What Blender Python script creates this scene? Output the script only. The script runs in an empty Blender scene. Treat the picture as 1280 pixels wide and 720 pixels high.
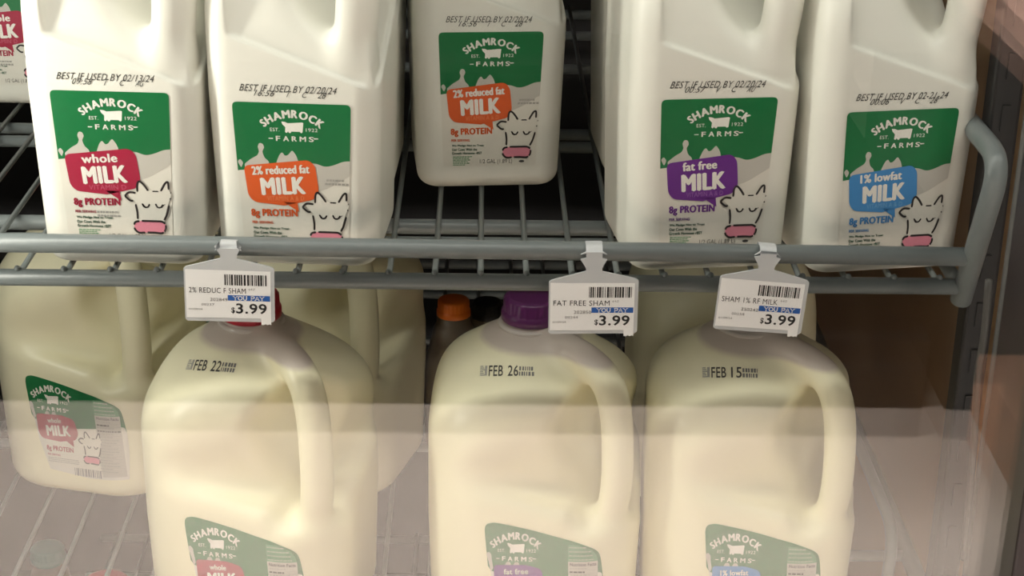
import bpy, bmesh, math, random
import numpy as np
from mathutils import Vector, Matrix, geometry

R = math.radians
MM = 0.001
scene = bpy.context.scene
col = scene.collection
random.seed(4)

# ------------------------------------------------------------------ camera
CAM = Vector((0.0, -999.0, 410.0)) * MM
F_PX = 2200.0
PITCH, YAW, ROLL = R(22.7), R(1.15), R(1.0)
fw = Vector((math.sin(YAW) * math.cos(PITCH), math.cos(YAW) * math.cos(PITCH), -math.sin(PITCH)))
r0 = Vector((math.cos(YAW), -math.sin(YAW), 0))
u0 = r0.cross(fw)
rt = r0 * math.cos(ROLL) + u0 * math.sin(ROLL)
up = u0 * math.cos(ROLL) - r0 * math.sin(ROLL)
cam_data = bpy.data.cameras.new('camera')
cam = bpy.data.objects.new('camera', cam_data)
col.objects.link(cam)
m = Matrix((rt, up, -fw)).transposed().to_4x4()
m.translation = CAM
cam.matrix_world = m
cam_data.sensor_width = 36
cam_data.lens = 36 * F_PX / 1280
cam_data.clip_start = 0.02
cam_data.clip_end = 60
scene.camera = cam


def ray(px, py):
    return (fw + rt * ((px - 640) / F_PX) - up * ((py - 360) / F_PX))


def at(px, py, Y):
    """world point (mm) seen at a pixel on the vertical plane Y (mm)"""
    d = ray(px, py)
    t = (Y * MM - CAM.y) / d.y
    return (CAM + d * t) * 1000


def at_z(px, py, Z):
    d = ray(px, py)
    t = (Z * MM - CAM.z) / d.z
    return (CAM + d * t) * 1000


# ------------------------------------------------------------------ world, lights, exposure
w = bpy.data.worlds.new('world')
scene.world = w
w.use_nodes = True
w.node_tree.nodes['Background'].inputs[0].default_value = (1.0, 0.95, 0.88, 1)
w.node_tree.nodes['Background'].inputs[1].default_value = 0.05
vs = scene.view_settings
vs.view_transform = 'Standard'
vs.look = 'None'
vs.exposure = 0.0
vs.gamma = 1.0
vs.use_curve_mapping = False

FLOOR_Z = -1100.0


def area(name, loc, rot, sx, sy, energy, color):
    d = bpy.data.lights.new(name, 'AREA')
    d.shape = 'RECTANGLE'
    d.size, d.size_y = sx * MM, sy * MM
    d.energy = energy
    d.color = color
    o = bpy.data.objects.new(name, d)
    col.objects.link(o)
    o.location = Vector(loc) * MM
    o.rotation_euler = rot
    return o


# fluorescent rows in the shop ceiling above the aisle (fixtures are built with the shop)
CEIL_Z = 1700.0
LAMPS = [(-1500, -1900), (0, -1900), (1500, -1900)]
for lx, ly in LAMPS:
    area('ceiling_lamp', (lx, ly, CEIL_Z - 45), (0, 0, 0), 1200, 500, 52, (1.0, 0.965, 0.91)).data.spread = R(100)
# the cooler's own strip lamps, along the door header and behind the left post
area('header_strip_lamp', (60, -128, 388), (R(28), 0, 0), 1100, 30, 2.1, (1.0, 0.99, 0.91))
area('left_strip_lamp', (-470, -95, 200), (R(90), 0, R(-52)), 30, 380, 2.2, (1.0, 0.98, 0.88))
area('wall_fill_lamp', (322, -104, -120), (R(90), 0, R(-5)), 20, 640, 0.12, (1.0, 0.94, 0.84))  # added fill lamp, brightens the brown side wall


# ------------------------------------------------------------------ materials
def mat(name, color, rough=0.5, metal=0.0, spec=0.5, sss=0.0, sss_r=(4, 3, 2), noise=None, bump=None):
    mt = bpy.data.materials.new(name)
    mt.use_nodes = True
    nt = mt.node_tree
    b = nt.nodes['Principled BSDF']
    c = tuple(((v / 255.0) / 12.92 if v / 255.0 <= 0.04045 else ((v / 255.0 + 0.055) / 1.055) ** 2.4) for v in color)
    b.inputs['Base Color'].default_value = (*c, 1)
    b.inputs['Roughness'].default_value = rough
    b.inputs['Metallic'].default_value = metal
    b.inputs['Specular IOR Level'].default_value = spec
    if sss:
        b.inputs['Subsurface Weight'].default_value = sss
        b.inputs['Subsurface Radius'].default_value = tuple(v * MM for v in sss_r)
        b.inputs['Subsurface Scale'].default_value = 1.0
    if noise or bump:
        tc = nt.nodes.new('ShaderNodeTexCoord')
        nz = nt.nodes.new('ShaderNodeTexNoise')
        nz.inputs['Scale'].default_value = (noise or bump)[0]
        nz.inputs['Detail'].default_value = 5
        nt.links.new(tc.outputs['Object'], nz.inputs['Vector'])
        if noise:
            mx = nt.nodes.new('ShaderNodeMix')
            mx.data_type = 'RGBA'
            mx.inputs[6].default_value = (*[v * (1 - noise[1]) for v in c], 1)
            mx.inputs[7].default_value = (*[min(1, v * (1 + noise[1])) for v in c], 1)
            nt.links.new(nz.outputs['Fac'], mx.inputs[0])
            nt.links.new(mx.outputs[2], b.inputs['Base Color'])
        if bump:
            bp = nt.nodes.new('ShaderNodeBump')
            bp.inputs['Strength'].default_value = bump[1]
            bp.inputs['Distance'].default_value = 0.001
            nt.links.new(nz.outputs['Fac'], bp.inputs['Height'])
            nt.links.new(bp.outputs['Normal'], b.inputs['Normal'])
    return mt


def lin(v):
    v /= 255.0
    return v / 12.92 if v <= 0.04045 else ((v + 0.055) / 1.055) ** 2.4


M = {}
M['white_plastic'] = mat('white_plastic', (232, 231, 221), 0.38, spec=0.4, noise=(9, 0.02))
M['epoxy'] = mat('grey_epoxy', (116, 123, 123), 0.36, spec=0.5, noise=(300, 0.10), bump=(500, 0.15))
M['red_cap'] = mat('red_cap', (178, 24, 48), 0.35)
M['purple_cap'] = mat('purple_cap', (92, 36, 92), 0.35)
M['blue_cap'] = mat('pale_blue_cap', (150, 165, 176), 0.35)
M['orange_cap'] = mat('orange_cap', (226, 112, 22), 0.4)
M['teal_cap'] = mat('teal_cap', (40, 130, 125), 0.4)
M['black_cap'] = mat('black_cap', (20, 21, 24), 0.4)
M['ring'] = mat('frosted_ring', (204, 196, 188), 0.25, spec=0.6)
M['paper'] = mat('tag_paper', (250, 250, 249), 0.6)
M['ink'] = mat('black_ink', (26, 25, 26), 0.6)
M['grey_ink'] = mat('grey_ink', (120, 118, 118), 0.6)
M['stamp'] = mat('stamp_ink', (62, 60, 58), 0.6)
M['tag_blue'] = mat('tag_blue', (22, 92, 176), 0.55)
M['tag_white'] = mat('tag_white', (244, 244, 244), 0.55)
M['green'] = mat('label_green', (0, 112, 58), 0.4)
M['pale_green'] = mat('label_pale_green', (84, 150, 104), 0.45)
M['cream'] = mat('label_cream', (226, 223, 212), 0.45)
M['splash'] = mat('label_splash', (196, 193, 184), 0.45)
M['lettering'] = mat('label_lettering', (240, 238, 230), 0.45)
M['dark_green'] = mat('label_dark_green', (18, 84, 58), 0.5)
M['pink'] = mat('label_pink', (226, 140, 160), 0.45)
M['outline'] = mat('label_outline', (40, 34, 34), 0.45)
M['soft_grey'] = mat('label_soft_grey', (168, 166, 160), 0.5)
FLAV = {'whole': (164, 22, 60), 'reduced': (222, 92, 30), 'free': (104, 34, 138), 'low': (60, 138, 202)}
TINT = {'whole': (196, 92, 116), 'reduced': (236, 138, 88), 'free': (148, 96, 172), 'low': (112, 172, 220)}
for k in FLAV:
    M['f_' + k] = mat('label_ink_' + k, FLAV[k], 0.42)
    M['t_' + k] = mat('label_tint_' + k, TINT[k], 0.42)
M['dark_wall'] = mat('dark_cooler_wall', (34, 32, 31), 0.7, noise=(4, 0.15))
M['brown_wall'] = mat('brown_cooler_wall', (184, 152, 118), 0.75, noise=(6, 0.12))
M['frame'] = mat('dark_door_frame', (36, 26, 28), 0.45, noise=(8, 0.1))
M['black'] = mat('black_metal', (12, 11, 11), 0.5)
M['gasket'] = mat('grey_gasket', (72, 70, 66), 0.5)
M['tile'] = mat('pinkish_shop_floor', (222, 207, 197), 0.6, noise=(3, 0.05))
M['ceiling'] = mat('shop_ceiling', (200, 196, 190), 0.8)
M['gondola'] = mat('dark_gondola', (22, 20, 19), 0.8)
M['counter'] = mat('tan_counter', (205, 165, 148), 0.6)
M['carton'] = mat('carton', (206, 152, 122), 0.7)
M['bottle'] = mat('cloudy_bottle', (104, 92, 76), 0.4)
M['housing'] = mat('lamp_housing', (210, 210, 208), 0.5)


def milk_material():
    """natural HDPE jug full of milk; above the fill line only the greyish plastic of the neck shows"""
    mt = mat('milk_filled_plastic', (236, 229, 204), 0.36, spec=0.4)
    nt = mt.node_tree
    b = nt.nodes['Principled BSDF']
    tc = nt.nodes.new('ShaderNodeTexCoord')
    sp = nt.nodes.new('ShaderNodeSeparateXYZ')
    nt.links.new(tc.outputs['Object'], sp.inputs[0])
    mr = nt.nodes.new('ShaderNodeMapRange')
    mr.inputs[1].default_value = 0.2075
    mr.inputs[2].default_value = 0.2105
    nt.links.new(sp.outputs[2], mr.inputs[0])
    mx = nt.nodes.new('ShaderNodeMix')
    mx.data_type = 'RGBA'
    mx.inputs[6].default_value = (lin(243), lin(238), lin(206), 1)
    mx.inputs[7].default_value = (lin(202), lin(190), lin(180), 1)
    nt.links.new(mr.outputs[0], mx.inputs[0])
    nt.links.new(mx.outputs[2], b.inputs['Base Color'])
    return mt


M['milk'] = milk_material()


def glass_material():
    mt = bpy.data.materials.new('door_glass')
    mt.use_nodes = True
    nt = mt.node_tree
    nt.nodes.clear()
    out = nt.nodes.new('ShaderNodeOutputMaterial')
    mix = nt.nodes.new('ShaderNodeMixShader')
    tr = nt.nodes.new('ShaderNodeBsdfTransparent')
    tr.inputs[0].default_value = (0.985, 0.985, 0.98, 1)
    gl = nt.nodes.new('ShaderNodeBsdfGlossy')
    gl.inputs['Roughness'].default_value = 0.0
    lw = nt.nodes.new('ShaderNodeLayerWeight')
    lw.inputs[0].default_value = 0.5
    pw = nt.nodes.new('ShaderNodeMath'); pw.operation = 'POWER'; pw.inputs[1].default_value = 5
    ml = nt.nodes.new('ShaderNodeMath'); ml.operation = 'MULTIPLY_ADD'
    ml.inputs[1].default_value = 0.957; ml.inputs[2].default_value = 0.043
    nt.links.new(lw.outputs['Facing'], pw.inputs[0])
    nt.links.new(pw.outputs[0], ml.inputs[0])
    nt.links.new(ml.outputs[0], mix.inputs[0])
    nt.links.new(tr.outputs[0], mix.inputs[1])
    nt.links.new(gl.outputs[0], mix.inputs[2])
    nt.links.new(mix.outputs[0], out.inputs[0])
    return mt


M['glass'] = glass_material()


def clear_plastic():
    mt = bpy.data.materials.new('clear_tag_plastic')
    mt.use_nodes = True
    nt = mt.node_tree
    b = nt.nodes['Principled BSDF']
    b.inputs['Base Color'].default_value = (lin(232), lin(234), lin(236), 1)
    b.inputs['Roughness'].default_value = 0.15
    b.inputs['Alpha'].default_value = 0.72
    return mt


M['clear'] = clear_plastic()


# ------------------------------------------------------------------ object helpers
def link_mesh(name, verts, faces, mats, parent=None, smooth=False, fm=None, normals=None):
    me = bpy.data.meshes.new(name)
    me.from_pydata([tuple(v) for v in verts], [], [tuple(f) for f in faces])
    for mt in mats:
        me.materials.append(mt)
    if fm is not None:
        me.polygons.foreach_set('material_index', list(fm))
    if smooth:
        me.polygons.foreach_set('use_smooth', [True] * len(me.polygons))
    me.update()
    if normals is not None:
        me.normals_split_custom_set_from_vertices([tuple(n) for n in normals])
    o = bpy.data.objects.new(name, me)
    col.objects.link(o)
    if parent:
        o.parent = parent
    return o


def bm_obj(name, bm, mt, parent=None, smooth=False, bevel=0):
    if bevel:
        bmesh.ops.bevel(bm, geom=bm.edges[:], offset=bevel * MM, segments=2, affect='EDGES', profile=0.5)
    me = bpy.data.meshes.new(name)
    bmesh.ops.recalc_face_normals(bm, faces=bm.faces[:])
    bm.to_mesh(me)
    bm.free()
    me.materials.append(mt)
    if smooth:
        me.polygons.foreach_set('use_smooth', [True] * len(me.polygons))
    o = bpy.data.objects.new(name, me)
    col.objects.link(o)
    if parent:
        o.parent = parent
    return o


def add_box(bm, x0, x1, y0, y1, z0, z1):
    r = bmesh.ops.create_cube(bm, size=1)
    for v in r['verts']:
        v.co = Vector((((x0 + x1) / 2 + v.co.x * (x1 - x0)) * MM,
                       ((y0 + y1) / 2 + v.co.y * (y1 - y0)) * MM,
                       ((z0 + z1) / 2 + v.co.z * (z1 - z0)) * MM))
    return r['verts']


def box(name, x0, x1, y0, y1, z0, z1, mt, parent=None, bevel=0):
    bm = bmesh.new()
    add_box(bm, x0, x1, y0, y1, z0, z1)
    return bm_obj(name, bm, mt, parent, bevel=bevel)


def round_path(pts, rad, n=6):
    """polyline with its inner corners rounded"""
    pts = [Vector(p) for p in pts]
    out = [pts[0]]
    for i in range(1, len(pts) - 1):
        a, b, c = pts[i - 1], pts[i], pts[i + 1]
        da, dc = (a - b), (c - b)
        k = min(rad, da.length * 0.45, dc.length * 0.45)
        p, q = b + da.normalized() * k, b + dc.normalized() * k
        for j in range(n + 1):
            t = j / n
            out.append(p * (1 - t) ** 2 + b * 2 * t * (1 - t) + q * t * t)
    out.append(pts[-1])
    return out


def add_tube(bm, path, r, seg=12):
    path = [Vector(p) for p in path]
    rings = []
    prev_n = None
    for i, p in enumerate(path):
        t = (path[min(i + 1, len(path) - 1)] - path[max(i - 1, 0)]).normalized()
        if prev_n is None:
            ref = Vector((0, 0, 1)) if abs(t.z) < 0.9 else Vector((1, 0, 0))
            n = t.cross(ref).normalized()
        else:
            n = (prev_n - t * prev_n.dot(t)).normalized()
        prev_n = n
        b = t.cross(n)
        rings.append([bm.verts.new((p + (n * math.cos(2 * math.pi * k / seg) + b * math.sin(2 * math.pi * k / seg)) * r) * MM)
                      for k in range(seg)])
    for a, b in zip(rings, rings[1:]):
        for k in range(seg):
            bm.faces.new((a[k], a[(k + 1) % seg], b[(k + 1) % seg], b[k]))
    for ring, tip, d in ((rings[0], path[0], path[0] - path[1]), (rings[-1], path[-1], path[-1] - path[-2])):
        c = bm.verts.new((tip + d.normalized() * r * 0.5) * MM)
        for k in range(seg):
            bm.faces.new((ring[k], ring[(k + 1) % seg], c))


def tube(name, path, r, mt, parent=None, seg=12):
    bm = bmesh.new()
    add_tube(bm, path, r, seg)
    return bm_obj(name, bm, mt, parent, smooth=True)


def empty(name, loc, label=None, cat=None, group=None, rz=0):
    o = bpy.data.objects.new(name, None)
    o.empty_display_size = 0.02
    col.objects.link(o)
    o.location = Vector(loc) * MM
    o.rotation_euler = (0, 0, rz)
    tag(o, label, cat, group)
    return o


def tag(o, label=None, cat=None, group=None, kind=None):
    if label: o['label'] = label
    if cat: o['category'] = cat
    if group: o['group'] = group
    if kind: o['kind'] = kind
    return o


def struct(o):
    o['kind'] = 'structure'
    return o


# ------------------------------------------------------------------ the setting
ROOM_TOP = 430  # unseen cooler ceiling and door header, set low to shade the back rows
struct(box('wall_back', -1300, 1300, 1400, 1440, FLOOR_Z, ROOM_TOP, M['dark_wall']))
struct(box('wall_left', -1340, -1300, -140, 1440, FLOOR_Z, ROOM_TOP, M['dark_wall']))
struct(box('ceiling_cooler', -1340, 1340, -140, 1440, ROOM_TOP, ROOM_TOP + 40, M['dark_wall']))
# brown side panel of the next bay, seen at the right beyond the jugs
struct(box('wall_right', 372, 400, 60, 1440, FLOOR_Z, ROOM_TOP, M['brown_wall']))
struct(box('floor_cooler', -1340, 1340, -140, 1440, FLOOR_Z, FLOOR_Z + 15, M['dark_wall']))
struct(box('floor', -4200, 4200, -6000, -140, FLOOR_Z - 20, FLOOR_Z, M['tile']))
struct(box('ceiling', -4200, 4200, -6000, -140, CEIL_Z, CEIL_Z + 30, M['ceiling']))
# the wall above and beside the cooler doors, on the shop side
bm = bmesh.new()
add_box(bm, -4200, -560, -175, -140, FLOOR_Z, CEIL_Z)
add_box(bm, 760, 4200, -175, -140, FLOOR_Z, CEIL_Z)
add_box(bm, -560, 760, -175, -140, ROOM_TOP - 30, CEIL_Z)
add_box(bm, -560, 760, -175, -140, FLOOR_Z, FLOOR_Z + 180)
struct(bm_obj('wall_front', bm, M['frame']))
for lx, ly in LAMPS:
    struct(box('ceiling_light', lx - 640, lx + 640, ly - 290, ly + 290, CEIL_Z - 38, CEIL_Z, M['housing'], bevel=4))
# shelving across the aisle, only seen mirrored in the door glass
bm = bmesh.new()
GY = -2230
add_box(bm, -4200, 820, GY - 900, GY - 860, FLOOR_Z, 800)
for sz in (FLOOR_Z, -760, -420, -80, 260, 600):
    add_box(bm, -4200, 820, GY - 860, GY, sz, sz + (140 if sz == FLOOR_Z else 25))
struct(bm_obj('wall_opposite', bm, M['gondola']))

# invented counter and carton, added only for the patches they mirror in the glass
bm = bmesh.new()
add_box(bm, 835, 2600, -3100, -1900, -335, -300)
struct(bm_obj('added_counter_top', bm, M['counter']))
struct(box('added_counter_front', 860, 2600, -3080, -2225, FLOOR_Z, -336, M['gondola']))  # dark front added to keep the mirror image below the counter top dark
cb = bmesh.new()
add_box(cb, 905, 1260, -2215, -1850, FLOOR_Z, FLOOR_Z + 120)
struct(bm_obj('added_carton', cb, M['carton'], bevel=3))

# glass door in front of the shelves: frame and two panes
door = empty('door_1', (0, -170, FLOOR_Z + 180))
struct(door)


def pane(name, y, tilt, x0=-480, x1=330, z0=-830, z1=800):
    o = box(name, x0, x1, -2, 2, z0, z1, M['glass'])
    o.location = Vector((0, y, 0)) * MM
    o.rotation_euler = (tilt, 0, 0)
    o.parent = door
    o.matrix_parent_inverse = Matrix.Translation(-door.location)
    return o


def stile(name, x0, x1, y0, y1, mt):
    o = box(name, x0, x1, y0, y1, -900, 395, mt, bevel=2)
    o.parent = door
    o.matrix_parent_inverse = Matrix.Translation(-door.location)
    return o


SX = at(1249, 450, -120).x
stile('right_stile', SX, SX + 90, -190, -112, M['frame'])
stile('left_stile', -560, -470, -190, -112, M['frame'])
g = tube('gasket', [(SX + 3, -109, -890), (SX + 3, -109, 390)], 4, M['gasket'])
g.parent = door
g.matrix_parent_inverse = Matrix.Translation(-door.location)

pane('pane', -178, R(0.85))
pane('pane', -160, 0)

def smooth_line(pts, n=6):
    """Catmull-Rom through the points"""
    P = [Vector(p) for p in pts]
    if len(P) < 3: return P
    P = [P[0] * 2 - P[1]] + P + [P[-1] * 2 - P[-2]]
    out = []
    for i in range(1, len(P) - 2):
        for k in range(n):
            t = k / n
            a, b, c, d = P[i - 1], P[i], P[i + 1], P[i + 2]
            out.append(0.5 * ((2 * b) + (c - a) * t + (2 * a - 5 * b + 4 * c - d) * t * t + (3 * b - a - 3 * c + d) * t ** 3))
    out.append(P[-2])
    return out


# ------------------------------------------------------------------ signed distance jugs
def smin(a, b, k):
    h = np.clip(0.5 + 0.5 * (b - a) / k, 0, 1)
    return b * (1 - h) + a * h - k * h * (1 - h)


def smax(a, b, k):
    return -smin(-a, -b, k)


def rbox2(x, y, h, r):
    qx, qy = np.abs(x) - (h - r), np.abs(y) - (h - r)
    return np.hypot(np.maximum(qx, 0), np.maximum(qy, 0)) + np.minimum(np.maximum(qx, qy), 0) - r


def chain(q, p, z, pts, rr, flat=1.0):
    d = None
    pts = [tuple(c) for c in smooth_line(pts, 5)]
    for (q0, z0), (q1, z1) in zip(pts, pts[1:]):
        dq, dz = q1 - q0, z1 - z0
        t = np.clip(((q - q0) * dq + (z - z0) * dz) / (dq * dq + dz * dz), 0, 1)
        e = np.sqrt((q - q0 - t * dq) ** 2 + (z - z0 - t * dz) ** 2 + (p * flat) ** 2) - rr
        d = e if d is None else np.minimum(d, e)
    return d


S2 = math.sqrt(0.5)


NECK = (5.5, 3.0)


def gallon_parts(x, y, z):
    rho = np.hypot(x + NECK[0], y - NECK[1])
    q, p = (x - y) * S2, (x + y) * S2
    h = 73.0 - 2.5 * np.clip(1 - z / 90, 0, 1)
    body = rbox2(x, y, h, 44)
    a = R(33)
    body = smax(body, (rho - 22) * math.sin(a) + (z - 217) * math.cos(a), 24)
    body = smax(body, -z, 16)
    tl = R(15)
    for xx, yy in ((x, y), (-y, -x)):
        x0 = -50 + (z - 150) * 1.25
        A = (-yy - 73.5) * math.cos(tl) + (xx - x0) * math.sin(tl)
        B = np.minimum((z - 113 + (xx - 20) * 0.24) * 0.75, (214 - z) * 0.8)
        body = smax(body, smin(A, B, 16), 10)
    ell = (np.sqrt(((q - 92) / 52) ** 2 + (p / 56) ** 2 + ((z - 158) / 52) ** 2) - 1) * 52
    body = smax(body, -ell, 12)
    neck = np.maximum(rho - 17.2, z - 231)
    body = smin(body, neck, 7)
    hd = chain(q, p, z, [(18, 210), (44, 208), (63, 200), (73, 183), (77, 155), (77, 122), (70, 88)], 9.8, 0.86)
    return body, hd


def gallon(x, y, z):
    b, h = gallon_parts(x, y, z)
    return smin(b, h, 9)


def half_parts(x, y, z):
    rho = np.hypot(x, y)
    q, p = (x - y) * S2, (x + y) * S2
    h = 52.3 - 3.0 * np.clip(1 - z / 110, 0, 1)
    body = rbox2(x, y, h, 16)
    a = R(48)
    body = smax(body, (rho - 20) * math.sin(a) + (z - 240) * math.cos(a), 22)
    body = smax(body, -z, 12)
    tl = math.tan(R(13))
    for xx, yy in ((x, y), (-y, -x)):
        zr = 145.5 - (xx + 32) * (25 / 68)
        A = -yy - 48.9 + np.maximum(z - zr, 0) * tl
        B = (xx + 37) * 0.7
        C = (z - zr) * 0.9
        body = smax(body, smin(smin(A, B, 7), C, 2.0), 2.0)
    ell = (np.sqrt(((q - 58) / 44) ** 2 + (p / 50) ** 2 + ((z - 194) / 52) ** 2) - 1) * 44
    body = smax(body, -ell, 12)
    neck = np.maximum(rho - 17.0, z - 258)
    body = smin(body, neck, 6)
    hd = chain(q, p, z, [(14, 240), (36, 236), (50, 222), (55, 198), (55, 168), (50, 132)], 11, 0.8)
    return body, hd


def half(x, y, z):
    b, h = half_parts(x, y, z)
    return smin(b, h, 9)


def grad(f, P, e=0.4):
    x, y, z = P.T
    g = np.stack([f(x + e, y, z) - f(x - e, y, z), f(x, y + e, z) - f(x, y - e, z), f(x, y, z + e) - f(x, y, z - e)], 1) / (2 * e)
    return g


def surface_net(f, lo, hi, step):
    ax = [np.arange(lo[i], hi[i] + step, step) for i in range(3)]
    X, Y, Z = np.meshgrid(*ax, indexing='ij')
    V = f(X, Y, Z)
    n = V.shape
    cs = [(i, j, k) for i in (0, 1) for j in (0, 1) for k in (0, 1)]
    sub = lambda c: V[c[0]:n[0] - 1 + c[0], c[1]:n[1] - 1 + c[1], c[2]:n[2] - 1 + c[2]]
    neg = sum((sub(c) < 0).astype(int) for c in cs)
    act = (neg > 0) & (neg < 8)
    idx = np.full(act.shape, -1)
    cells = np.argwhere(act)
    idx[act] = np.arange(len(cells))
    acc = np.zeros((len(cells), 3)); cnt = np.zeros(len(cells))
    vals = {c: sub(c)[act] for c in cs}
    for a in cs:
        for b in cs:
            if sum(abs(a[i] - b[i]) for i in range(3)) == 1 and a < b:
                va, vb = vals[a], vals[b]
                s = (va < 0) != (vb < 0)
                t = np.where(s, va / np.where(s, va - vb, 1), 0)
                pt = np.array(a)[None] + t[:, None] * (np.array(b) - np.array(a))[None]
                acc += pt * s[:, None]; cnt += s
    P = np.array(lo)[None] + (cells + acc / cnt[:, None]) * step
    quads = []
    for d in range(3):
        o1, o2 = (d + 1) % 3, (d + 2) % 3
        sl0 = [slice(None)] * 3; sl1 = [slice(None)] * 3
        sl0[d] = slice(0, n[d] - 1); sl1[d] = slice(1, n[d])
        a, b = V[tuple(sl0)] < 0, V[tuple(sl1)] < 0
        for flag, flip in ((a & ~b, False), (~a & b, True)):
            e = np.argwhere(flag)
            e = e[(e[:, o1] > 0) & (e[:, o2] > 0) & (e[:, o1] < n[o1] - 1) & (e[:, o2] < n[o2] - 1)]
            def c(du, dv):
                k = e.copy(); k[:, o1] -= du; k[:, o2] -= dv
                return idx[k[:, 0], k[:, 1], k[:, 2]]
            qd = np.stack([c(1, 1), c(0, 1), c(0, 0), c(1, 0)], 1)
            quads.append(qd[:, ::-1] if flip else qd)
    Q = np.concatenate(quads)
    for _ in range(4):
        g = grad(f, P)
        fv = f(*P.T)
        stp = fv / np.maximum((g * g).sum(1), 0.2)
        P = P - g * np.clip(stp, -step, step)[:, None]
    N = grad(f, P)
    N /= np.linalg.norm(N, axis=1)[:, None]
    return P, Q, N


def split_jug(f, parts, lo, hi, step):
    P, Q, N = surface_net(f, lo, hi, step)
    b, h = parts(*P.T)
    isH = (h < b - 1.0)
    fh = isH[Q].sum(1) >= 3
    out = []
    for sel in (~fh, fh):
        q = Q[sel]
        used, inv = np.unique(q, return_inverse=True)
        out.append((P[used] * MM, inv.reshape(q.shape), N[used]))
    return out


def mesh_from(name, data, mt):
    P, Q, N = data
    me = bpy.data.meshes.new(name)
    me.from_pydata(P.tolist(), [], Q.tolist())
    me.materials.append(mt)
    me.polygons.foreach_set('use_smooth', [True] * len(me.polygons))
    me.update()
    me.normals_split_custom_set_from_vertices(N.tolist())
    return me


g_body, g_hand = split_jug(gallon, gallon_parts, (-84, -84, -6), (92, 84, 240), 2.4)
h_body, h_hand = split_jug(half, half_parts, (-62, -62, -6), (70, 62, 264), 2.0)
ME = {
    'gallon_body': mesh_from('gallon_body', g_body, M['milk']),
    'gallon_handle': mesh_from('gallon_handle', g_hand, M['milk']),
    'half_body': mesh_from('half_body', h_body, M['white_plastic']),
    'half_handle': mesh_from('half_handle', h_hand, M['white_plastic']),
}


def inst(name, me, parent):
    o = bpy.data.objects.new(name, me)
    col.objects.link(o)
    o.parent = parent
    return o


def lathe_mesh(name, prof, mt, seg=96, ridge=None):
    """prof: (radius, z, ridged) rows in mm"""
    bm = bmesh.new()
    rings = []
    for r, z, rg in prof:
        ring = []
        for k in range(seg):
            rr = r + (0.45 if (rg and (k // 2) % 2) else 0)
            a = 2 * math.pi * k / seg
            ring.append(bm.verts.new((rr * math.cos(a) * MM, rr * math.sin(a) * MM, z * MM)))
        rings.append(ring)
    for a, b in zip(rings, rings[1:]):
        for k in range(seg):
            bm.faces.new((a[k], a[(k + 1) % seg], b[(k + 1) % seg], b[k]))
    for ring, rev in ((rings[0], True), (rings[-1], False)):
        bm.faces.new(ring[::-1] if rev else ring)
    me = bpy.data.meshes.new(name)
    bmesh.ops.recalc_face_normals(bm, faces=bm.faces[:])
    bm.to_mesh(me); bm.free()
    me.materials.append(mt)
    me.polygons.foreach_set('use_smooth', [len(p.vertices) == 4 for p in me.polygons])
    me.update()
    return me


CAPS = {}
for c in ('red', 'purple', 'blue', 'orange', 'teal', 'black'):
    CAPS[c] = lathe_mesh('cap_' + c, [(19.6, 0, 0), (20.6, .8, 0), (20.6, 6, 0), (19.4, 7, 0), (19.0, 7.6, 1), (18.8, 15.0, 1), (17.6, 16.6, 0), (15, 17, 0)], M[c + '_cap'])
RING = lathe_mesh('neck_ring_mesh', [(20.5, 0, 0), (22.4, .6, 0), (22.8, 2.2, 0), (22.2, 3.6, 0), (20.5, 4.0, 0)], M['ring'])


# ------------------------------------------------------------------ flat print: polygons, strokes and lettering
TEXT_CACHE = {}


def text_tris(s, bold):
    """triangles of one word or line, its ink box scaled to 0..1 in both directions; returns tris and aspect"""
    bold = bold if bold <= 0.02 else 0.0
    key = (s, bold)
    if key in TEXT_CACHE:
        return TEXT_CACHE[key]
    cu = bpy.data.curves.new('lettering', 'FONT')
    cu.body = s
    cu.size = 1
    cu.resolution_u = 3
    cu.space_character = 1.06
    cu.offset = bold
    cu.fill_mode = 'BOTH'
    o = bpy.data.objects.new('lettering', cu)
    col.objects.link(o)
    bpy.context.view_layer.update()
    dg = bpy.context.evaluated_depsgraph_get()
    me = bpy.data.meshes.new_from_object(o.evaluated_get(dg))
    me.calc_loop_triangles()
    vs_ = np.array([v.co[:2] for v in me.vertices])
    tr = np.array([t.vertices[:] for t in me.loop_triangles])
    bpy.data.objects.remove(o)
    bpy.data.curves.remove(cu)
    bpy.data.meshes.remove(me)
    lo, hi = vs_.min(0), vs_.max(0)
    TEXT_CACHE[key] = ((vs_ - lo) / (hi - lo), tr, (hi[0] - lo[0]) / (hi[1] - lo[1]))
    return TEXT_CACHE[key]


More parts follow.
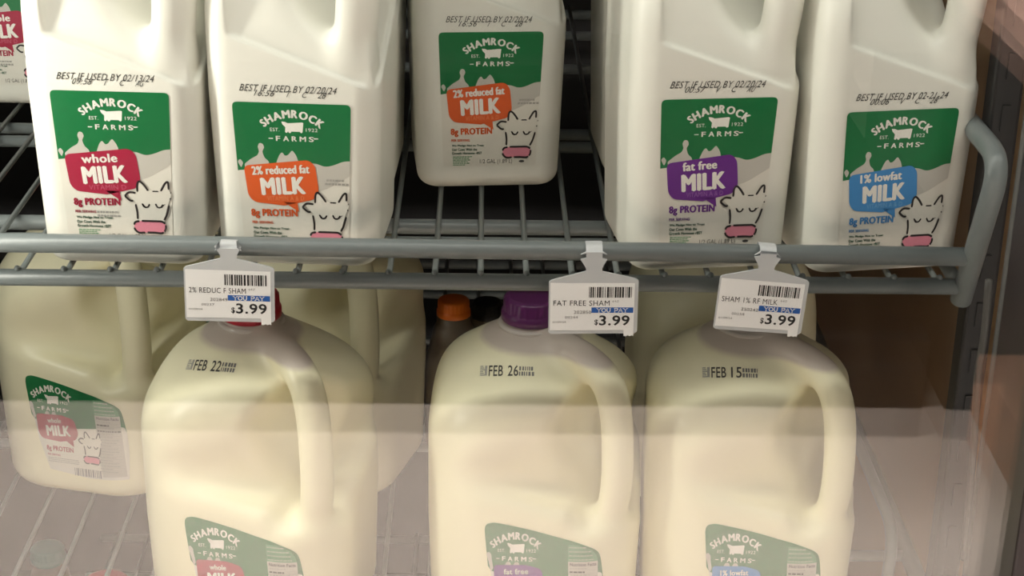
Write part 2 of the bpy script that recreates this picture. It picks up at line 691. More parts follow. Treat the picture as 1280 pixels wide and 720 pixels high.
class Print:
    """a printed design: y runs down the sheet, units are the design's own"""
    def __init__(s):
        s.v, s.f, s.m, s.l, s.mats = [], [], [], [], []

    def mi(s, key):
        if key not in s.mats: s.mats.append(key)
        return s.mats.index(key)

    def tris(s, pts, tr, key, layer):
        b = len(s.v)
        s.v += [(float(p[0]), float(p[1]), layer) for p in pts]
        for t in tr:
            s.f.append((b + int(t[0]), b + int(t[1]), b + int(t[2]))); s.m.append(s.mi(key))

    def poly(s, pts, key, layer):
        pts = [p for i, p in enumerate(pts) if (Vector(p) - Vector(pts[i - 1])).length > 1e-6]
        tr = geometry.tessellate_polygon([[Vector((p[0], p[1], 0)) for p in pts]])
        s.tris(pts, tr, key, layer)

    def rect(s, x0, y0, x1, y1, key, layer):
        s.poly([(x0, y0), (x1, y0), (x1, y1), (x0, y1)], key, layer)

    def ellipse(s, cx, cy, rx, ry, key, layer, n=24, rot=0):
        c, d = math.cos(rot), math.sin(rot)
        s.poly([(cx + rx * math.cos(2 * math.pi * k / n) * c - ry * math.sin(2 * math.pi * k / n) * d,
                 cy + rx * math.cos(2 * math.pi * k / n) * d + ry * math.sin(2 * math.pi * k / n) * c) for k in range(n)], key, layer)

    def text(s, t, x0, y0, x1, y1, key, layer, bold=0.015, rot=0, shear=0):
        vv, tr, _ = text_tris(t, bold)
        cx, cy = (x0 + x1) / 2, (y0 + y1) / 2
        b = bold * 1.5 * (y1 - y0) if bold > 0.02 else 0
        for nth, (ox, oy) in enumerate(((0, 0),) if bold <= 0.02 else ((-b, 0), (b, 0), (0, b * 0.5), (0, -b * 0.5))):
            out = []
            for u, v in vv:
                px, py = (u - .5) * (x1 - x0 - 2 * b) + ox, (.5 - v) * (y1 - y0 - b) + oy
                px -= py * shear
                out.append((cx + px * math.cos(rot) - py * math.sin(rot), cy + px * math.sin(rot) + py * math.cos(rot)))
            s.tris(out, tr, key, layer + nth * 0.5)

    def arc_text(s, t, cx, cy, rad, a0, a1, hgt, wid, key, layer, bold=0.03):
        """letters along an arc above its centre; angles from straight up, clockwise"""
        asp = [text_tris(ch, bold)[2] for ch in t]
        tot = sum(asp)
        a = a0
        for ch, w_ in zip(t, asp):
            da = (a1 - a0) * w_ / tot
            mid = a + da / 2
            x, y = cx + rad * math.sin(mid), cy - rad * math.cos(mid)
            ww = abs(da) * rad * wid / 2
            s.text(ch, x - ww, y - hgt / 2, x + ww, y + hgt / 2, key, layer, bold, rot=mid)
            a += da

    def stroke(s, pts, wd, key, layer, n=6):
        pts = smooth_line(pts, n)
        L, Rr = [], []
        for i, p in enumerate(pts):
            d = (pts[min(i + 1, len(pts) - 1)] - pts[max(i - 1, 0)]).normalized()
            e = Vector((-d.y, d.x))
            k = wd / 2 * (0.65 if i in (0, len(pts) - 1) else 1)
            L.append(p + e * k); Rr.append(p - e * k)
        for i in range(len(pts) - 1):
            s.tris([L[i], L[i + 1], Rr[i + 1], Rr[i]], [(0, 1, 2), (0, 2, 3)], key, layer)


def rounded(pts, rad):
    """closed polygon with rounded corners"""
    out = []
    n = len(pts)
    for i in range(n):
        a, b, c = Vector(pts[i - 1]), Vector(pts[i]), Vector(pts[(i + 1) % n])
        rr = rad[i] if isinstance(rad, (list, tuple)) else rad
        k = min(rr, (a - b).length * .48, (c - b).length * .48)
        if k < 1e-3:
            out.append(b); continue
        p, q = b + (a - b).normalized() * k, b + (c - b).normalized() * k
        for j in range(6):
            t = j / 5
            out.append(p * (1 - t) ** 2 + b * 2 * t * (1 - t) + q * t * t)
    return out


def wrap_print(name, pr, place, f, step=7.0, tilt=0.0, lift=0.22, layer_h=0.10):
    """lay a printed design on a jug: place(u,v) gives (x, z) mm on the upright sheet in front of it; TILT leans
    the direction it is pressed on from horizontal to downward"""
    bm = bmesh.new()
    vl = bm.verts.layers.float.new('layer')
    vs_ = []
    for u, v, l in pr.v:
        x, z = place(u, v)
        bv = bm.verts.new((x, 0, z)); bv[vl] = l
        vs_.append(bv)
    for fc, mi in zip(pr.f, pr.m):
        try:
            fa = bm.faces.new([vs_[i] for i in fc]); fa.material_index = mi
        except ValueError:
            pass
    xs = [v.co.x for v in bm.verts]; zs = [v.co.z for v in bm.verts]
    x = math.floor(min(xs) / step) * step + step
    while x < max(xs):
        bmesh.ops.bisect_plane(bm, geom=bm.verts[:] + bm.edges[:] + bm.faces[:], plane_co=(x, 0, 0), plane_no=(1, 0, 0), dist=1e-4)
        x += step
    z = math.floor(min(zs) / step) * step + step
    while z < max(zs):
        bmesh.ops.bisect_plane(bm, geom=bm.verts[:] + bm.edges[:] + bm.faces[:], plane_co=(0, 0, z), plane_no=(0, 0, 1), dist=1e-4)
        z += step
    P0 = np.array([v.co[:] for v in bm.verts]); L = np.array([v[vl] for v in bm.verts])
    d = np.array([0, math.cos(tilt), -math.sin(tilt)])
    near, far = np.full(len(P0), -140.0), np.full(len(P0), 0.0)
    # first crossing along the pressing direction, then bisection
    ts = np.linspace(-140, 0, 141)
    done = np.zeros(len(P0), bool)
    for t in ts:
        Q = P0 + d * t
        ins = f(*Q.T) < 0
        new = ins & ~done
        far[new] = t; near[new] = t - 1.0
        done |= ins
    for _ in range(18):
        mid = (near + far) / 2
        ins = f(*(P0 + d * mid[:, None]).T) < 0
        far = np.where(ins, mid, far); near = np.where(ins, near, mid)
    Q = P0 + d * far[:, None]
    N = grad(f, Q); N /= np.linalg.norm(N, axis=1)[:, None]
    Q = Q + N * (lift + L * layer_h)[:, None]
    for v, q in zip(bm.verts, Q):
        v.co = Vector(q) * MM
    for fa in bm.faces:
        fa.normal_update()
        fa.smooth = True
        if fa.normal.dot(Vector((0, -1, 0.2))) < 0:
            fa.normal_flip()
    me = bpy.data.meshes.new(name)
    bm.to_mesh(me); bm.free()
    for k in pr.mats: me.materials.append(M[k])
    me.update()
    return me


# ------------------------------------------------------------------ label designs
NAMES = {'whole': 'whole', 'reduced': '2% reduced fat', 'free': 'fat free', 'low': '1% lowfat'}
VITS = {'whole': 'VITAMIN D', 'reduced': 'VITAMIN A & D', 'free': 'VITAMIN A & D', 'low': 'VITAMIN A & D'}


def brand_block(pr, cx, cy, k, lay, key='lettering'):
    """arched brand name, little cow, year and second line; K scales the block"""
    pr.arc_text('SHAMROCK', cx, cy + 133 * k, 190 * k, R(-42), R(42), 35 * k, 0.88, key, lay, 0.05)
    X = lambda a: cx + a * k
    Y = lambda a: cy + a * k
    pr.poly([(X(-44), Y(-24)), (X(-28), Y(-22)), (X(-18), Y(-17)), (X(40), Y(-22)), (X(46), Y(-20)), (X(42), Y(20)), (X(36), Y(24)), (X(30), Y(18)),
             (X(-4), Y(18)), (X(-8), Y(25)), (X(-14), Y(24)), (X(-18), Y(18)), (X(-24), Y(25)), (X(-30), Y(20)), (X(-28), Y(0)), (X(-40), Y(-12))], key, lay)
    pr.text('EST.', X(-92), Y(4), X(-54), Y(19), key, lay, 0.0)
    pr.text('1922', X(56), Y(2), X(104), Y(17), key, lay, 0.0)
    a = X(-70)
    for ch, w_ in zip('FARMS', (19, 25, 22, 27, 21)):
        pr.text(ch, a, Y(38), a + w_ * k, Y(60), key, lay, 0.04)
        a += (w_ + 11) * k
    pr.rect(X(-100), Y(48), X(-82), Y(52), key, lay)
    pr.poly([(X(84), Y(40)), (X(90), Y(44)), (X(106), Y(44)), (X(106), Y(48)), (X(90), Y(49))], key, lay)


def cow_face(pr, cx, cy, k, lay, ink='outline'):
    X = lambda pts: [(cx + a * k, cy + b * k) for a, b in pts]
    pr.poly(X([(-95, -52), (-55, -58), (-38, -112), (10, -70), (35, -68), (88, -112), (100, -75), (112, -48), (92, 5), (78, 62), (70, 118), (-70, 118), (-62, 60), (-58, -5), (-92, -40)]), 'cream', lay)
    for st in ([(-112, -38), (-90, -56), (-58, -54)], [(-112, -38), (-88, -18), (-72, -16)], [(-50, -60), (-48, -98), (-36, -110), (-16, -92), (2, -66)],
               [(22, -64), (50, -64)], [(62, -66), (84, -104), (98, -108), (100, -74)], [(-62, 0), (-56, 38), (-56, 72)], [(100, 2), (88, 46), (74, 74)], [(104, -28), (109, -32)], [(108, -60), (112, -58)]):
        pr.stroke(X(st), 10 * k, ink, lay + 1)
    for ex in (-8, 56):
        pr.stroke(X([(ex - 22, -4), (ex - 12, 12), (ex + 4, 12), (ex + 14, -2)]), 8 * k, ink, lay + 1)
        sg = -1 if ex < 0 else 1
        for q in range(3):
            b0 = ex + sg * (14 - q * 6)
            pr.stroke(X([(b0, 2 + q * 5), (b0 + sg * 11, -3 + q * 7)]), 4.5 * k, ink, lay + 1)
    mz = rounded(X([(-74, 86), (-40, 80), (62, 80), (80, 92), (82, 118), (64, 140), (30, 136), (-20, 136), (-54, 140), (-76, 122)]), 14 * k)
    pr.poly(mz, 'pink', lay + 1)
    n = len(mz)
    for a, b in ((0.0, .12), (.15, .34), (.37, .50), (.53, .72), (.75, .97)):
        pr.stroke(mz[int(a * n):int(b * n) + 1], 10 * k, ink, lay + 2, n=2)


def bubble(pr, pts, rad, tail, key, lay):
    pr.poly(rounded(pts, rad), key, lay)
    pr.poly(tail, key, lay)


def half_label(fl):
    """half gallon front label; design units measured over a 470 x 640 sheet"""
    pr = Print()
    F, T = 'f_' + fl, 't_' + fl
    sheet = rounded([(0, 0), (470, 0), (470, 640), (0, 640)], [20, 20, 4, 4])
    pr.poly(sheet, 'cream', 0)
    edge = smooth_line([(470, 236), (440, 240), (400, 256), (365, 262), (320, 250), (240, 250), (140, 268), (60, 282), (0, 290)], 5)
    pr.poly([(p[0], p[1]) for p in rounded([(0, 150), (0, 0), (470, 0), (470, 200)], [0, 22, 22, 0])] + [(p.x, p.y) for p in edge], 'green', 1)
    # pale milk wave under the green field
    low = smooth_line([(470, 236), (440, 240), (400, 256), (365, 262), (320, 250)], 5)
    pr.poly([(p.x, p.y) for p in low] + [(320, 380), (390, 350), (470, 300)], 'splash', 1)
    # splash drops
    pr.poly(rounded([(30, 262), (60, 238), (88, 222), (96, 205), (90, 186), (98, 170), (112, 172), (118, 188), (108, 206), (116, 232), (132, 246), (142, 290), (36, 300)], 6), 'splash', 2)
    pr.poly(rounded([(160, 262), (178, 218), (190, 205), (202, 222), (214, 218), (232, 196), (248, 218), (262, 262)], 8), 'splash', 2)
    pr.poly(rounded([(2, 252), (14, 240), (26, 256), (16, 278)], 6), 'splash', 2)
    brand_block(pr, 236, 100, 0.98, 2)
    bubble(pr, [(26, 268), (300, 236), (326, 262), (340, 370), (322, 405), (190, 436), (60, 424), (36, 396)],
           [24, 20, 20, 24, 24, 0, 30, 20], [(186, 420), (246, 420), (252, 462)], F, 3)
    t = NAMES[fl]
    hw = {'whole': 76, 'reduced': 122, 'free': 74, 'low': 92}[fl]
    cx = {'whole': 172, 'reduced': 180, 'free': 168, 'low': 168}[fl]
    pr.text(t, cx - hw, 262, cx + hw, 300, 'lettering', 4, 0.04, rot=R(-3.5))
    pr.text('M I L K'.replace(' ', ''), 92, 312, 284, 388, 'lettering', 4, 0.045, rot=R(-3.5))
    pr.text(VITS[fl], 116, 394, 276, 414, T, 4, 0.0, rot=R(-2))
    pr.text('8g PROTEIN', 42, 452, 246, 494, F, 2, 0.035, rot=R(-1))
    pr.text('PER SERVING', 44, 506, 136, 518, F, 2, 0.03)
    for i, (tx, x1) in enumerate((('We Pledge Not to Treat', 206), ('Our Cows With the', 172), ('Growth Hormone rBST', 196))):
        pr.text(tx, 46, 532 + i * 18, x1, 545 + i * 18, 'dark_green', 2, 0.03)
    for i, x1 in enumerate((146, 132, 140, 124, 136, 110)):
        y = 590 + i * 8
        x = 50
        rnd = random.Random(i)
        while x < x1:
            l = rnd.uniform(6, 16)
            pr.rect(x, y, min(x + l, x1), y + 4, 'pale_green', 2); x += l + 3
    pr.text('1/2 GAL (1.89 L)', 186, 606, 350, 632, 'stamp', 2, 0.0)
    pr.ellipse(398, 618, 14, 6, 'stamp', 2)
    if fl in ('reduced', 'whole'):
        y = 316 if fl == 'reduced' else 508
        x0 = 366 if fl == 'reduced' else 140
        for i in range(2):
            x = x0 + (6 if i == 0 and fl == 'reduced' else 0)
            rnd = random.Random(i + 9)
            while x < x0 + 90 - (10 if i == 0 else 0):
                l = rnd.uniform(6, 16)
                pr.rect(x, y + i * 16, x + l, y + i * 16 + 9, 'soft_grey', 2); x += l + 3
    cow_face(pr, 368, 474, 0.90, 4)
    return pr


def half_place(u, v):
    t = v / 640
    s = (u - 235) / 235
    return (s * 35.5 * (1 - 0.10 * t), 113 - t * 95.5)


def gallon_label(fl):
    """gallon wrap label: units from a sheet about 720 wide, taller at its left end"""
    pr = Print()
    F, T = 'f_' + fl, 't_' + fl
    top = [(0, 40), (6, 14), (30, 0), (90, 0), (300, 34), (500, 78), (600, 104), (660, 130), (690, 170), (712, 290)]
    top = [(p.x, p.y) for p in smooth_line(top, 5)]
    pr.poly(top + [(716, 420), (700, 580), (420, 590), (120, 560), (60, 380)], 'cream', 0)
    edge = [(p.x, p.y) for p in smooth_line([(712, 290), (690, 256), (600, 262), (500, 274), (400, 284), (330, 288), (200, 270), (60, 260), (22, 230)], 5)]
    pr.poly(top + edge, 'green', 1)
    pr.poly(rounded([(24, 200), (10, 160), (26, 150), (42, 165), (44, 190), (54, 240), (40, 260)], 8), 'splash', 2)
    for q in (140, 190):
        pr.poly(rounded([(q - 22, 232), (q - 8, 202), (q + 14, 202), (q + 26, 232)], 8), 'splash', 2)
    brand_block(pr, 186, 128, 1.16, 2)
    bubble(pr, [(56, 222), (250, 216), (340, 236), (366, 320), (340, 360), (220, 380), (90, 372), (62, 340)],
           [20, 20, 24, 20, 20, 0, 24, 20], [(250, 360), (320, 350), (322, 404)], F, 3)
    t = NAMES[fl]
    hw = {'whole': 52, 'reduced': 110, 'free': 74, 'low': 84}[fl]
    pr.text(t, 190 - hw, 238, 190 + hw, 268, 'lettering', 4, 0.03, rot=R(-3))
    pr.text('MILK', 122, 280, 306, 346, 'lettering', 4, 0.045, rot=R(-4))
    pr.text('8g PROTEIN', 110, 410, 314, 450, F, 2, 0.03)
    pr.text('PER SERVING', 114, 460, 210, 472, F, 2, 0.02)
    for i in range(3):
        x = 114
        rnd = random.Random(i + 30)
        while x < 340:
            l = rnd.uniform(8, 22)
            pr.rect(x, 484 + i * 11, x + l, 489 + i * 11, 'soft_grey', 2); x += l + 4
    cow_face(pr, 448, 386, 0.78, 4)
    rnd = random.Random(3)
    x = 308
    while x < 510:
        l = rnd.choice((4, 4, 7, 10))
        pr.rect(x, 532, x + l, 580, 'grey_ink', 2); x += l + rnd.choice((4, 5, 8))
    # printed facts panel at the right end
    pr.poly([(498, 100), (560, 104), (640, 128), (668, 158), (676, 190), (500, 190)], 'pale_green', 2)
    for i in range(7):
        x = 504
        rnd = random.Random(i + 50)
        while x < 600 + i * 8:
            l = rnd.uniform(6, 20)
            pr.rect(x, 112 + i * 11, x + l, 116 + i * 11, 'green' if i % 2 else 'splash', 3); x += l + 4
    pr.poly([(500, 190), (676, 190), (690, 560), (520, 570)], 'splash', 2)
    pr.text('Nutrition Facts', 512, 196, 668, 214, 'stamp', 3, 0.03)
    for i in range(18):
        y = 224 + i * 18
        x = 512
        rnd = random.Random(i + 70)
        bold = i in (1, 3)
        while x < 590 + rnd.uniform(0, 80):
            l = rnd.uniform(8, 24)
            pr.rect(x, y, x + l, y + (9 if bold else 6), 'stamp' if bold else 'soft_grey', 3); x += l + 4
        pr.rect(510, y + 12, 672, y + 13.5, 'soft_grey', 3)
    return pr


def gallon_place(u, v):
    # 720 design units = 84 mm; sheet's top left at z 113
    return (-32 + u * 0.112, 105 - v * 0.145)


FRONT = {fl: wrap_print('front_label_' + fl, half_label(fl), half_place, half) for fl in ('whole', 'reduced', 'free', 'low')}
WRAP = {fl: wrap_print('wrap_label_' + fl, gallon_label(fl), gallon_place, gallon, step=3.5, lift=0.4) for fl in ('whole', 'free', 'low')}


def half_stamp(date, line2, dz=0.0):
    pr = Print()
    pr.text('BEST IF USED BY ' + date, 0, 0, 118, 8.5, 'stamp', 0, 0.0, shear=0.35)
    x = 18
    for part, wd in zip(line2, (24, 5, 6, 9)):
        pr.text(part, x, 6.5, x + wd, 14, 'stamp', 1, 0.0, shear=0.5)
        x += {24: 38, 5: 20, 6: 20, 9: 10}[wd]
    return wrap_print('date_stamp', pr, lambda u, v: (-30 + u * 0.485 + 0.0 * v, 124 + dz - v * 0.5 - u * 0.005), half, step=8)


def gallon_stamp(txt):
    pr = Print()
    for i in range(6):
        pr.rect(0, i * 3.2, 4 + (i % 3), i * 3.2 + 2, 'soft_grey', 0)
    pr.rect(6, 0, 9, 18, 'soft_grey', 0)
    a, b = txt.split()
    pr.text(a, 11, 0, 29, 19, 'stamp', 0, 0.012)
    pr.text(b, 35, 0, 48, 19, 'stamp', 0, 0.012)
    rnd = random.Random(txt)
    for r_ in range(2):
        x = 49
        while x < 67:
            l = rnd.uniform(1, 3)
            pr.rect(x, 2 + r_ * 9, x + l, 9 + r_ * 9, 'grey_ink', 0); x += l + rnd.uniform(0.8, 1.6)
    t = R(35)
    return wrap_print('date_stamp', pr, lambda u, v: (-38 + u * 0.53, 178 - v * 0.5), gallon, step=6, tilt=t, lift=0.2)


# ------------------------------------------------------------------ wire shelves
def wire_shelf(z, x_left, x_right, y_rail, label, lower=False):
    sh = empty('wire_shelf', (0, 0, z), label, 'shelf', 'grey wire shelves in the cooler')
    E = M['epoxy']
    depth = 700
    tube('front_rail', [(x_left, y_rail - 2, -3.2), (x_right, y_rail - 2, -3.2)], 5.2, E, sh, 16)
    tube('retaining_rail', [(x_left, y_rail - 12, 24), (x_right + (0 if lower else 0), y_rail - 12, 20.5)], 5.8, E, sh, 16)
    for y, r_, zz in ((y_rail + 78, 3.2, -8), (y_rail + 108, 5.2, -9), (y_rail + 280, 4.5, -8.4), (y_rail + 312, 4.5, -8.5), (y_rail + 500, 4.5, -8.4), (y_rail + 615, 4.5, -8.4), (y_rail + 698, 4.8, -8.5)):
        if lower and y < y_rail + 200:
            continue
        tube('cross_rail', [(x_left, y, zz), (x_right, y, zz)], r_, E, sh, 12)
    first = None
    pitch_ = 34.0 if lower else 28.2
    n = int((x_right - 14 - x_left) / pitch_)
    for i in range(n + 1):
        x = x_right - 16 - i * pitch_
        if first is None:
            first = tube('shelf_wire', round_path([(0, y_rail + 700, -1.9), (0, y_rail + 6, -1.9), (0, y_rail - 3, 3.2)], 3), 1.9, E, sh, 8)
            o = first
        else:
            o = inst('shelf_wire', first.data, sh)
        o.location.x = x * MM
    # end guard: rises from the front corner leaning outward, bends and runs back
    lean = -44 if not lower else -10
    xr = x_right
    tube('end_guard', round_path([(xr, y_rail + 2, -14), (xr, y_rail + lean, 92 if not lower else 82), (xr, y_rail + 690, 96 if not lower else 84), (xr, y_rail + 694, -8)], 26, 10), 6.6 if not lower else 4.2, E, sh, 16)
    tube('end_rail', [(x_right + (2 if not lower else 46), y_rail + 30, -10), (x_right + (2 if not lower else 46), y_rail + 700, -10)], 4.5 if not lower else 6.5, E, sh, 14)
    if lower:
        for y in (y_rail + 110, y_rail + 400, y_rail + 680):
            tube('end_bracket', [(x_right - 20, y, -10), (x_right + 46, y, -10)], 4.5, E, sh, 10)
    return sh


XR = at(1207, 335, 0).x
wire_shelf(0, -430, XR, 0, 'grey wire shelf carrying the half gallon milk jugs, price tags on its rail')
LOW_Z = -290
xl = at(1111, 650, 68).x
wire_shelf(LOW_Z, -430, xl, 60, 'lower grey wire shelf under the large milk jugs', lower=True)

# ------------------------------------------------------------------ half gallon jugs
HJ = 'half gallon milk jugs on the upper shelf'


def half_jug(px, py, Yc, th, fl, cap, label, date=None, line2=None, dz=0.0):
    x = at(px, py, Yc - 45).x
    j = empty('milk_jug', (x, Yc, 0.1), label, 'milk jug', HJ, rz=-R(th))
    inst('jug_body', ME['half_body'], j)
    inst('handle', ME['half_handle'], j)
    inst('front_label', FRONT[fl], j).location.z = dz * MM
    c = inst('cap', CAPS[cap], j); c.location.z = 0.248
    inst('neck_ring', RING, j).location.z = 0.2425
    if date:
        inst('date_stamp', half_stamp(date, line2, dz), j)
    return j


Y1 = 57
half_jug(148, 150, Y1, 3, 'whole', 'red', 'white half gallon jug with red whole milk bubble, front of the upper shelf', '02/13/24', ('09:58', 'T', 'C', 'AG'))
half_jug(374, 150, Y1, 4, 'reduced', 'orange', 'white jug with orange label bubble at the front, beside the red labelled jug', '02/20/24', ('16:56', 'T', 'C', '28'), -6)
half_jug(605, 100, Y1 + 150, -5, 'reduced', 'orange', 'orange labelled 2% jug standing back alone in the middle gap', '02/20/24', ('16:56', 'T', 'C', '28'))
half_jug(883, 150, Y1, -7, 'free', 'purple', 'white half gallon jug with purple fat free bubble, front of the upper shelf', '02/20/24', ('00:57', 'V', 'C', 'AU'))
half_jug(1106, 150, Y1, -10, 'low', 'blue', 'white half gallon jug with blue lowfat bubble at the right shelf end', '02-21-24', ('00:06', 'V', 'C', '28'), -6)
half_jug(17, 40, Y1 + 335, 2, 'whole', 'red', 'red labelled jug farther back at left edge, only its lower label corner showing')
half_jug(403, 100, Y1 + 140, 2, 'reduced', 'orange', 'plain white jug side directly behind the front orange labelled jug')
half_jug(842, 80, Y1 + 178, -3, 'free', 'purple', 'plain white jug edge showing behind the left side of the purple labelled jug')

# ------------------------------------------------------------------ gallon jugs
GJ = 'gallon milk jugs on the lower shelf'


def gallon_jug(px, py, Yc, th, fl, cap, label, stamp=None, z=LOW_Z, group=GJ, sheet=True):
    x = at(px, py, Yc - 20).x
    j = empty('milk_jug', (x, Yc, z + 0.1), label, 'milk jug', group, rz=-R(th))
    inst('jug_body', ME['gallon_body'], j)
    inst('handle', ME['gallon_handle'], j)
    if sheet:
        inst('wrap_label', WRAP[fl], j)
    inst('cap', CAPS[cap], j).location = Vector((-NECK[0], NECK[1], 221)) * MM
    inst('neck_ring', RING, j).location = Vector((-NECK[0], NECK[1], 215.5)) * MM
    if stamp:
        inst('date_stamp', gallon_stamp(stamp), j)
    return j


YG = 90
gallon_jug(326, 600, YG, 11, 'whole', 'red', 'cream gallon milk jug with red cap stamped FEB 22', 'FEB 22')
gallon_jug(671, 600, YG, 3, 'free', 'purple', 'cream gallon milk jug with purple cap stamped FEB 26', 'FEB 26')
gallon_jug(939, 600, YG, 4, 'low', 'blue', 'cream gallon milk jug stamped FEB 15, blue label bubble', 'FEB 15')
gallon_jug(129, 500, YG + 212, 14, 'whole', 'red', 'whole milk gallon jug set back at the far left with full label showing')
gallon_jug(406, 480, YG + 212, 17, 'whole', 'red', 'shaded gallon jug behind the right side of the FEB 22 jug')
gallon_jug(300, 420, YG + 380, 17, 'whole', 'red', 'dim gallon jug in the back row between two nearer jugs at left')
gallon_jug(905, 420, YG + 190, 0, 'low', 'blue', 'dim gallon jug hidden behind the FEB 15 jug')

# ------------------------------------------------------------------ price tags
def price_tag(px, py, rot, title, code, code2, label):
    p = at(px, py, -21)
    t = empty('price_tag', p, label, 'price tag', 'price tags on the shelf rail')
    t.rotation_euler = (0, rot, 0)
    kx, kz = 0.0965, 0.097
    P = lambda u, v: ((u - 325) * kx, -(v - 115) * kz)
    zt = 20.5 - p.z + 6.6                    # just over the top of the rail it hangs on
    top_v = 115 - (zt - 2.4) / kz
    prof = [(270, top_v), (385, top_v), (405, top_v + 16), (376, 118), (376, 150), (405, 158), (376, 215), (376, 236), (590, 286), (606, 300), (606, 640), (592, 656), (62, 660), (46, 646), (46, 310), (60, 296),
            (275, 236), (275, 215), (240, 158), (275, 148), (275, 118), (240, top_v + 16)]
    bm = bmesh.new()
    fr = [bm.verts.new((P(u, v)[0] * MM, -0.6 * MM, P(u, v)[1] * MM)) for u, v in prof]
    bk = [bm.verts.new((P(u, v)[0] * MM, 0.6 * MM, P(u, v)[1] * MM)) for u, v in prof]
    for tri in geometry.tessellate_polygon([[Vector((u, v, 0)) for u, v in prof]]):
        bm.faces.new([fr[k] for k in tri]); bm.faces.new([bk[k] for k in tri])
    for k in range(len(prof)):
        n_ = (k + 1) % len(prof)
        bm.faces.new((fr[k], bk[k], bk[n_], fr[n_]))
    bm_obj('tag_holder', bm, M['clear'], t)
    # hook that goes over the rail
    path = round_path([(0, 0.4, zt - 3.2), (0, 2.6, zt + 0.3), (0, 12, zt + 0.3), (0, 15.6, zt - 4), (0, 15.8, zt - 12)], 3)
    bm = bmesh.new()
    rows = []
    for n_, q in enumerate(path):
        a, b = Vector(path[max(n_ - 1, 0)]), Vector(path[min(n_ + 1, len(path) - 1)])
        d = (b - a).normalized()
        nn = Vector((0, -d.z, d.y)) * 0.4
        rows.append([bm.verts.new((Vector((sx * 5.0, q[1], q[2])) + nn * sn) * MM) for sx, sn in ((-1, -1), (1, -1), (1, 1), (-1, 1))])
    for a, b in zip(rows, rows[1:]):
        for k in range(4):
            bm.faces.new((a[k], a[(k + 1) % 4], b[(k + 1) % 4], b[k]))
    bm.faces.new(rows[0]); bm.faces.new(rows[-1][::-1])
    bm_obj('rail_hook', bm, M['clear'], t)
    pr = Print()
    pr.poly([(55, 312), (583, 314), (583, 676), (572, 668), (560, 676), (548, 668), (536, 676), (522, 674), (520, 632), (55, 636)], 'paper', 0)
    rnd = random.Random(title)
    x = 297
    while x < 562:
        l = rnd.choice((4, 4, 6, 9, 12))
        pr.rect(x, 340, min(x + l, 567), 412, 'ink', 1); x += l + rnd.choice((4, 5, 6, 9))
    pr.text(title, 75, 431, 428, 467, 'ink', 1, 0.0)
    pr.text('64Z', 445, 430, 487, 443, 'grey_ink', 1, 0.0)
    pr.text(code, 205, 500, 313, 521, 'stamp', 1, 0.0)
    pr.rect(315, 478, 578, 515, 'tag_blue', 1)
    serif_text(pr, 'YOU PAY', 350, 484, 540, 510, 'tag_white', 2)
    pr.text(code2, 150, 537, 230, 554, 'grey_ink', 1, 0.0)
    pr.text('01/09/24', 72, 572, 156, 584, 'stamp', 1, 0.0)
    pr.text('$', 335, 560, 358, 602, 'ink', 1, 0.015)
    pr.text('3.99', 365, 532, 557, 602, 'ink', 1, 0.02)
    verts = [(P(u, v)[0] * MM, (-0.75 - l * 0.08) * MM, P(u, v)[1] * MM) for u, v, l in pr.v]
    faces = []
    for f in pr.f:
        a, b, c = (Vector(verts[i]) for i in f)
        faces.append(f if (b - a).cross(c - a).y < 0 else f[::-1])
    link_mesh('paper_label', verts, faces, [M[k] for k in pr.mats], t, fm=pr.m)
    return t


def serif_text(pr, s, x0, y0, x1, y1, key, lay):
    """bold slab lettering from strokes on a 10-unit grid"""
    G = {'Y': ([[(0, 0), (4, 5)], [(8, 0), (4, 5)], [(4, 5), (4, 10)]], [(0, 0), (8, 0), (4, 10)], 8),
         'O': ([[(4, 0), (1, 2), (0, 5), (1, 8), (4, 10), (7, 8), (8, 5), (7, 2), (4, 0)]], [], 8),
         'U': ([[(1, 0), (1, 7), (2.5, 9.6), (4, 10), (5.5, 9.6), (7, 7), (7, 0)]], [(1, 0), (7, 0)], 8),
         'P': ([[(1, 0), (1, 10)], [(1, 0), (5, 0), (7, 1.5), (7, 3.8), (5, 5.4), (1, 5.4)]], [(1, 0), (1, 10)], 7),
         'A': ([[(0, 10), (4, 0)], [(4, 0), (8, 10)], [(1.5, 6.8), (6.5, 6.8)]], [(0, 10), (8, 10)], 8), ' ': ([], [], 4)}
    tot = sum(G[c][2] + 1.8 for c in s) - 1.8
    kx, ky = (x1 - x0) / tot, (y1 - y0) / 10
    a = x0
    for c in s:
        st, sf, wd = G[c]
        for line in st:
            pr.stroke([(a + p[0] * kx, y0 + p[1] * ky) for p in line], 1.9 * kx, key, lay, n=2)
        for fx, fy in sf:
            pr.rect(a + (fx - 1.7) * kx, y0 + fy * ky - 1.6, a + (fx + 1.7) * kx, y0 + fy * ky + 1.6, key, lay)
        a += (wd + 1.8) * kx


price_tag(285, 300, R(1.2), '2% REDUC F SHAM', '202849', '00237', 'price tag reading 2% REDUC F SHAM in clear holder')
price_tag(743, 316, R(-0.6), 'FAT FREE SHAM', '202850', '00244', 'price tag reading FAT FREE SHAM in clear holder')
price_tag(961, 314, R(4.0), 'SHAM 1% RF MILK', '250242', '00258', 'tilted price tag reading SHAM 1% RF MILK in clear holder')

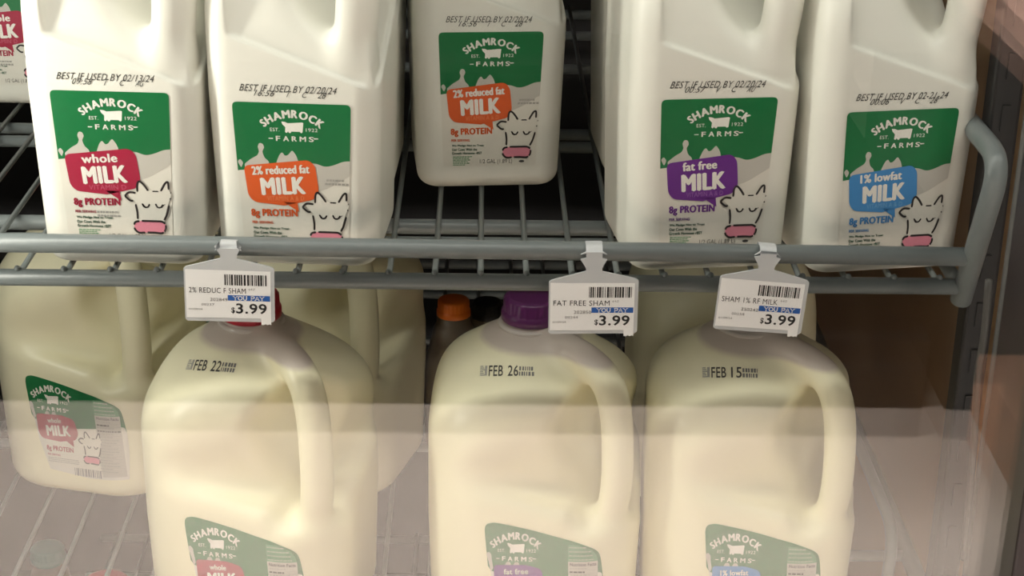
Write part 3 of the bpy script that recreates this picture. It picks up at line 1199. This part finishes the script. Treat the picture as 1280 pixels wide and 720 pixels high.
# black shelf upright at the right end, with its bent grey cable
ux = at(1213, 440, 14).x
up_ = empty('shelf_upright', (ux, 14, FLOOR_Z + 15), 'black slotted upright post at the right end of the shelves', 'post')
bm = bmesh.new()
H_ = 390 - FLOOR_Z - 15
add_box(bm, -9, 9, -9, 9, 0, H_)
bm_obj('post', bm, M['black'], up_, bevel=2)
bm = bmesh.new()
for i in range(24):
    z = 700 + i * 32
    add_box(bm, -2.5, 2.5, -10.2, -8.6, z, z + 16)
bm_obj('slot_strip', bm, M['black'], up_)
p0, p1, p2, p3 = at(1236, 350, -60), at(1222, 470, -60), at(1240, 560, -60), at(1205, 700, -60)
c_ = tube('cable', [tuple(v) for v in smooth_line([p0, at(1230, 420, -60), p1, at(1217, 560, -60), p3], 6)], 2.2, M['gasket'])
tag(c_, 'thin grey cable hanging beside the black upright at right', 'cable')

# stock on the shelf under the lower one, seen through its wires
LOW3 = -632
wire_shelf(LOW3, -430, xl, 60, 'bottom grey wire shelf glimpsed through the wires of the shelf above', lower=True)
p = at_z(131, 728, LOW3 + 238)
gallon_jug(131, 728, p.y, 10, 'whole', 'red', 'gallon jug with red cap under the lower shelf wires at left', z=LOW3, group='stock on the bottom shelf', sheet=False)


def small_bottle(px, py, Yc, cap, label, base=LOW_Z, group='small bottles behind the jugs', k=0.68):
    p = at(px, py, Yc)
    b = empty('juice_bottle', (p.x, Yc, base), label, 'juice bottle', group)
    h = p.z - base - 7
    me = lathe_mesh('bottle_body', [(20, 0, 0), (23, 3, 0), (24, 10, 0), (24, h - 52, 0), (23, h - 38, 0), (19, h - 22, 0), (17, h - 12, 0), (14, h - 6, 0), (14, h + 3, 0)], M['bottle'], 48)
    inst('bottle_body', me, b)
    c = inst('cap', CAPS[cap], b)
    c.location.z = h * MM
    c.scale = (k, k, 0.85)
    return b


small_bottle(567, 384, 330, 'orange', 'small bottle with orange cap standing in the dark left of the purple capped jug')
small_bottle(609, 386, 400, 'black', 'small bottle with black cap just behind the purple capped jug')
p = at_z(60, 692, -450)
small_bottle(60, 692, p.y, 'teal', 'small bottle with teal cap under the lower shelf wires at far left', LOW3, 'stock on the bottom shelf', 0.8)
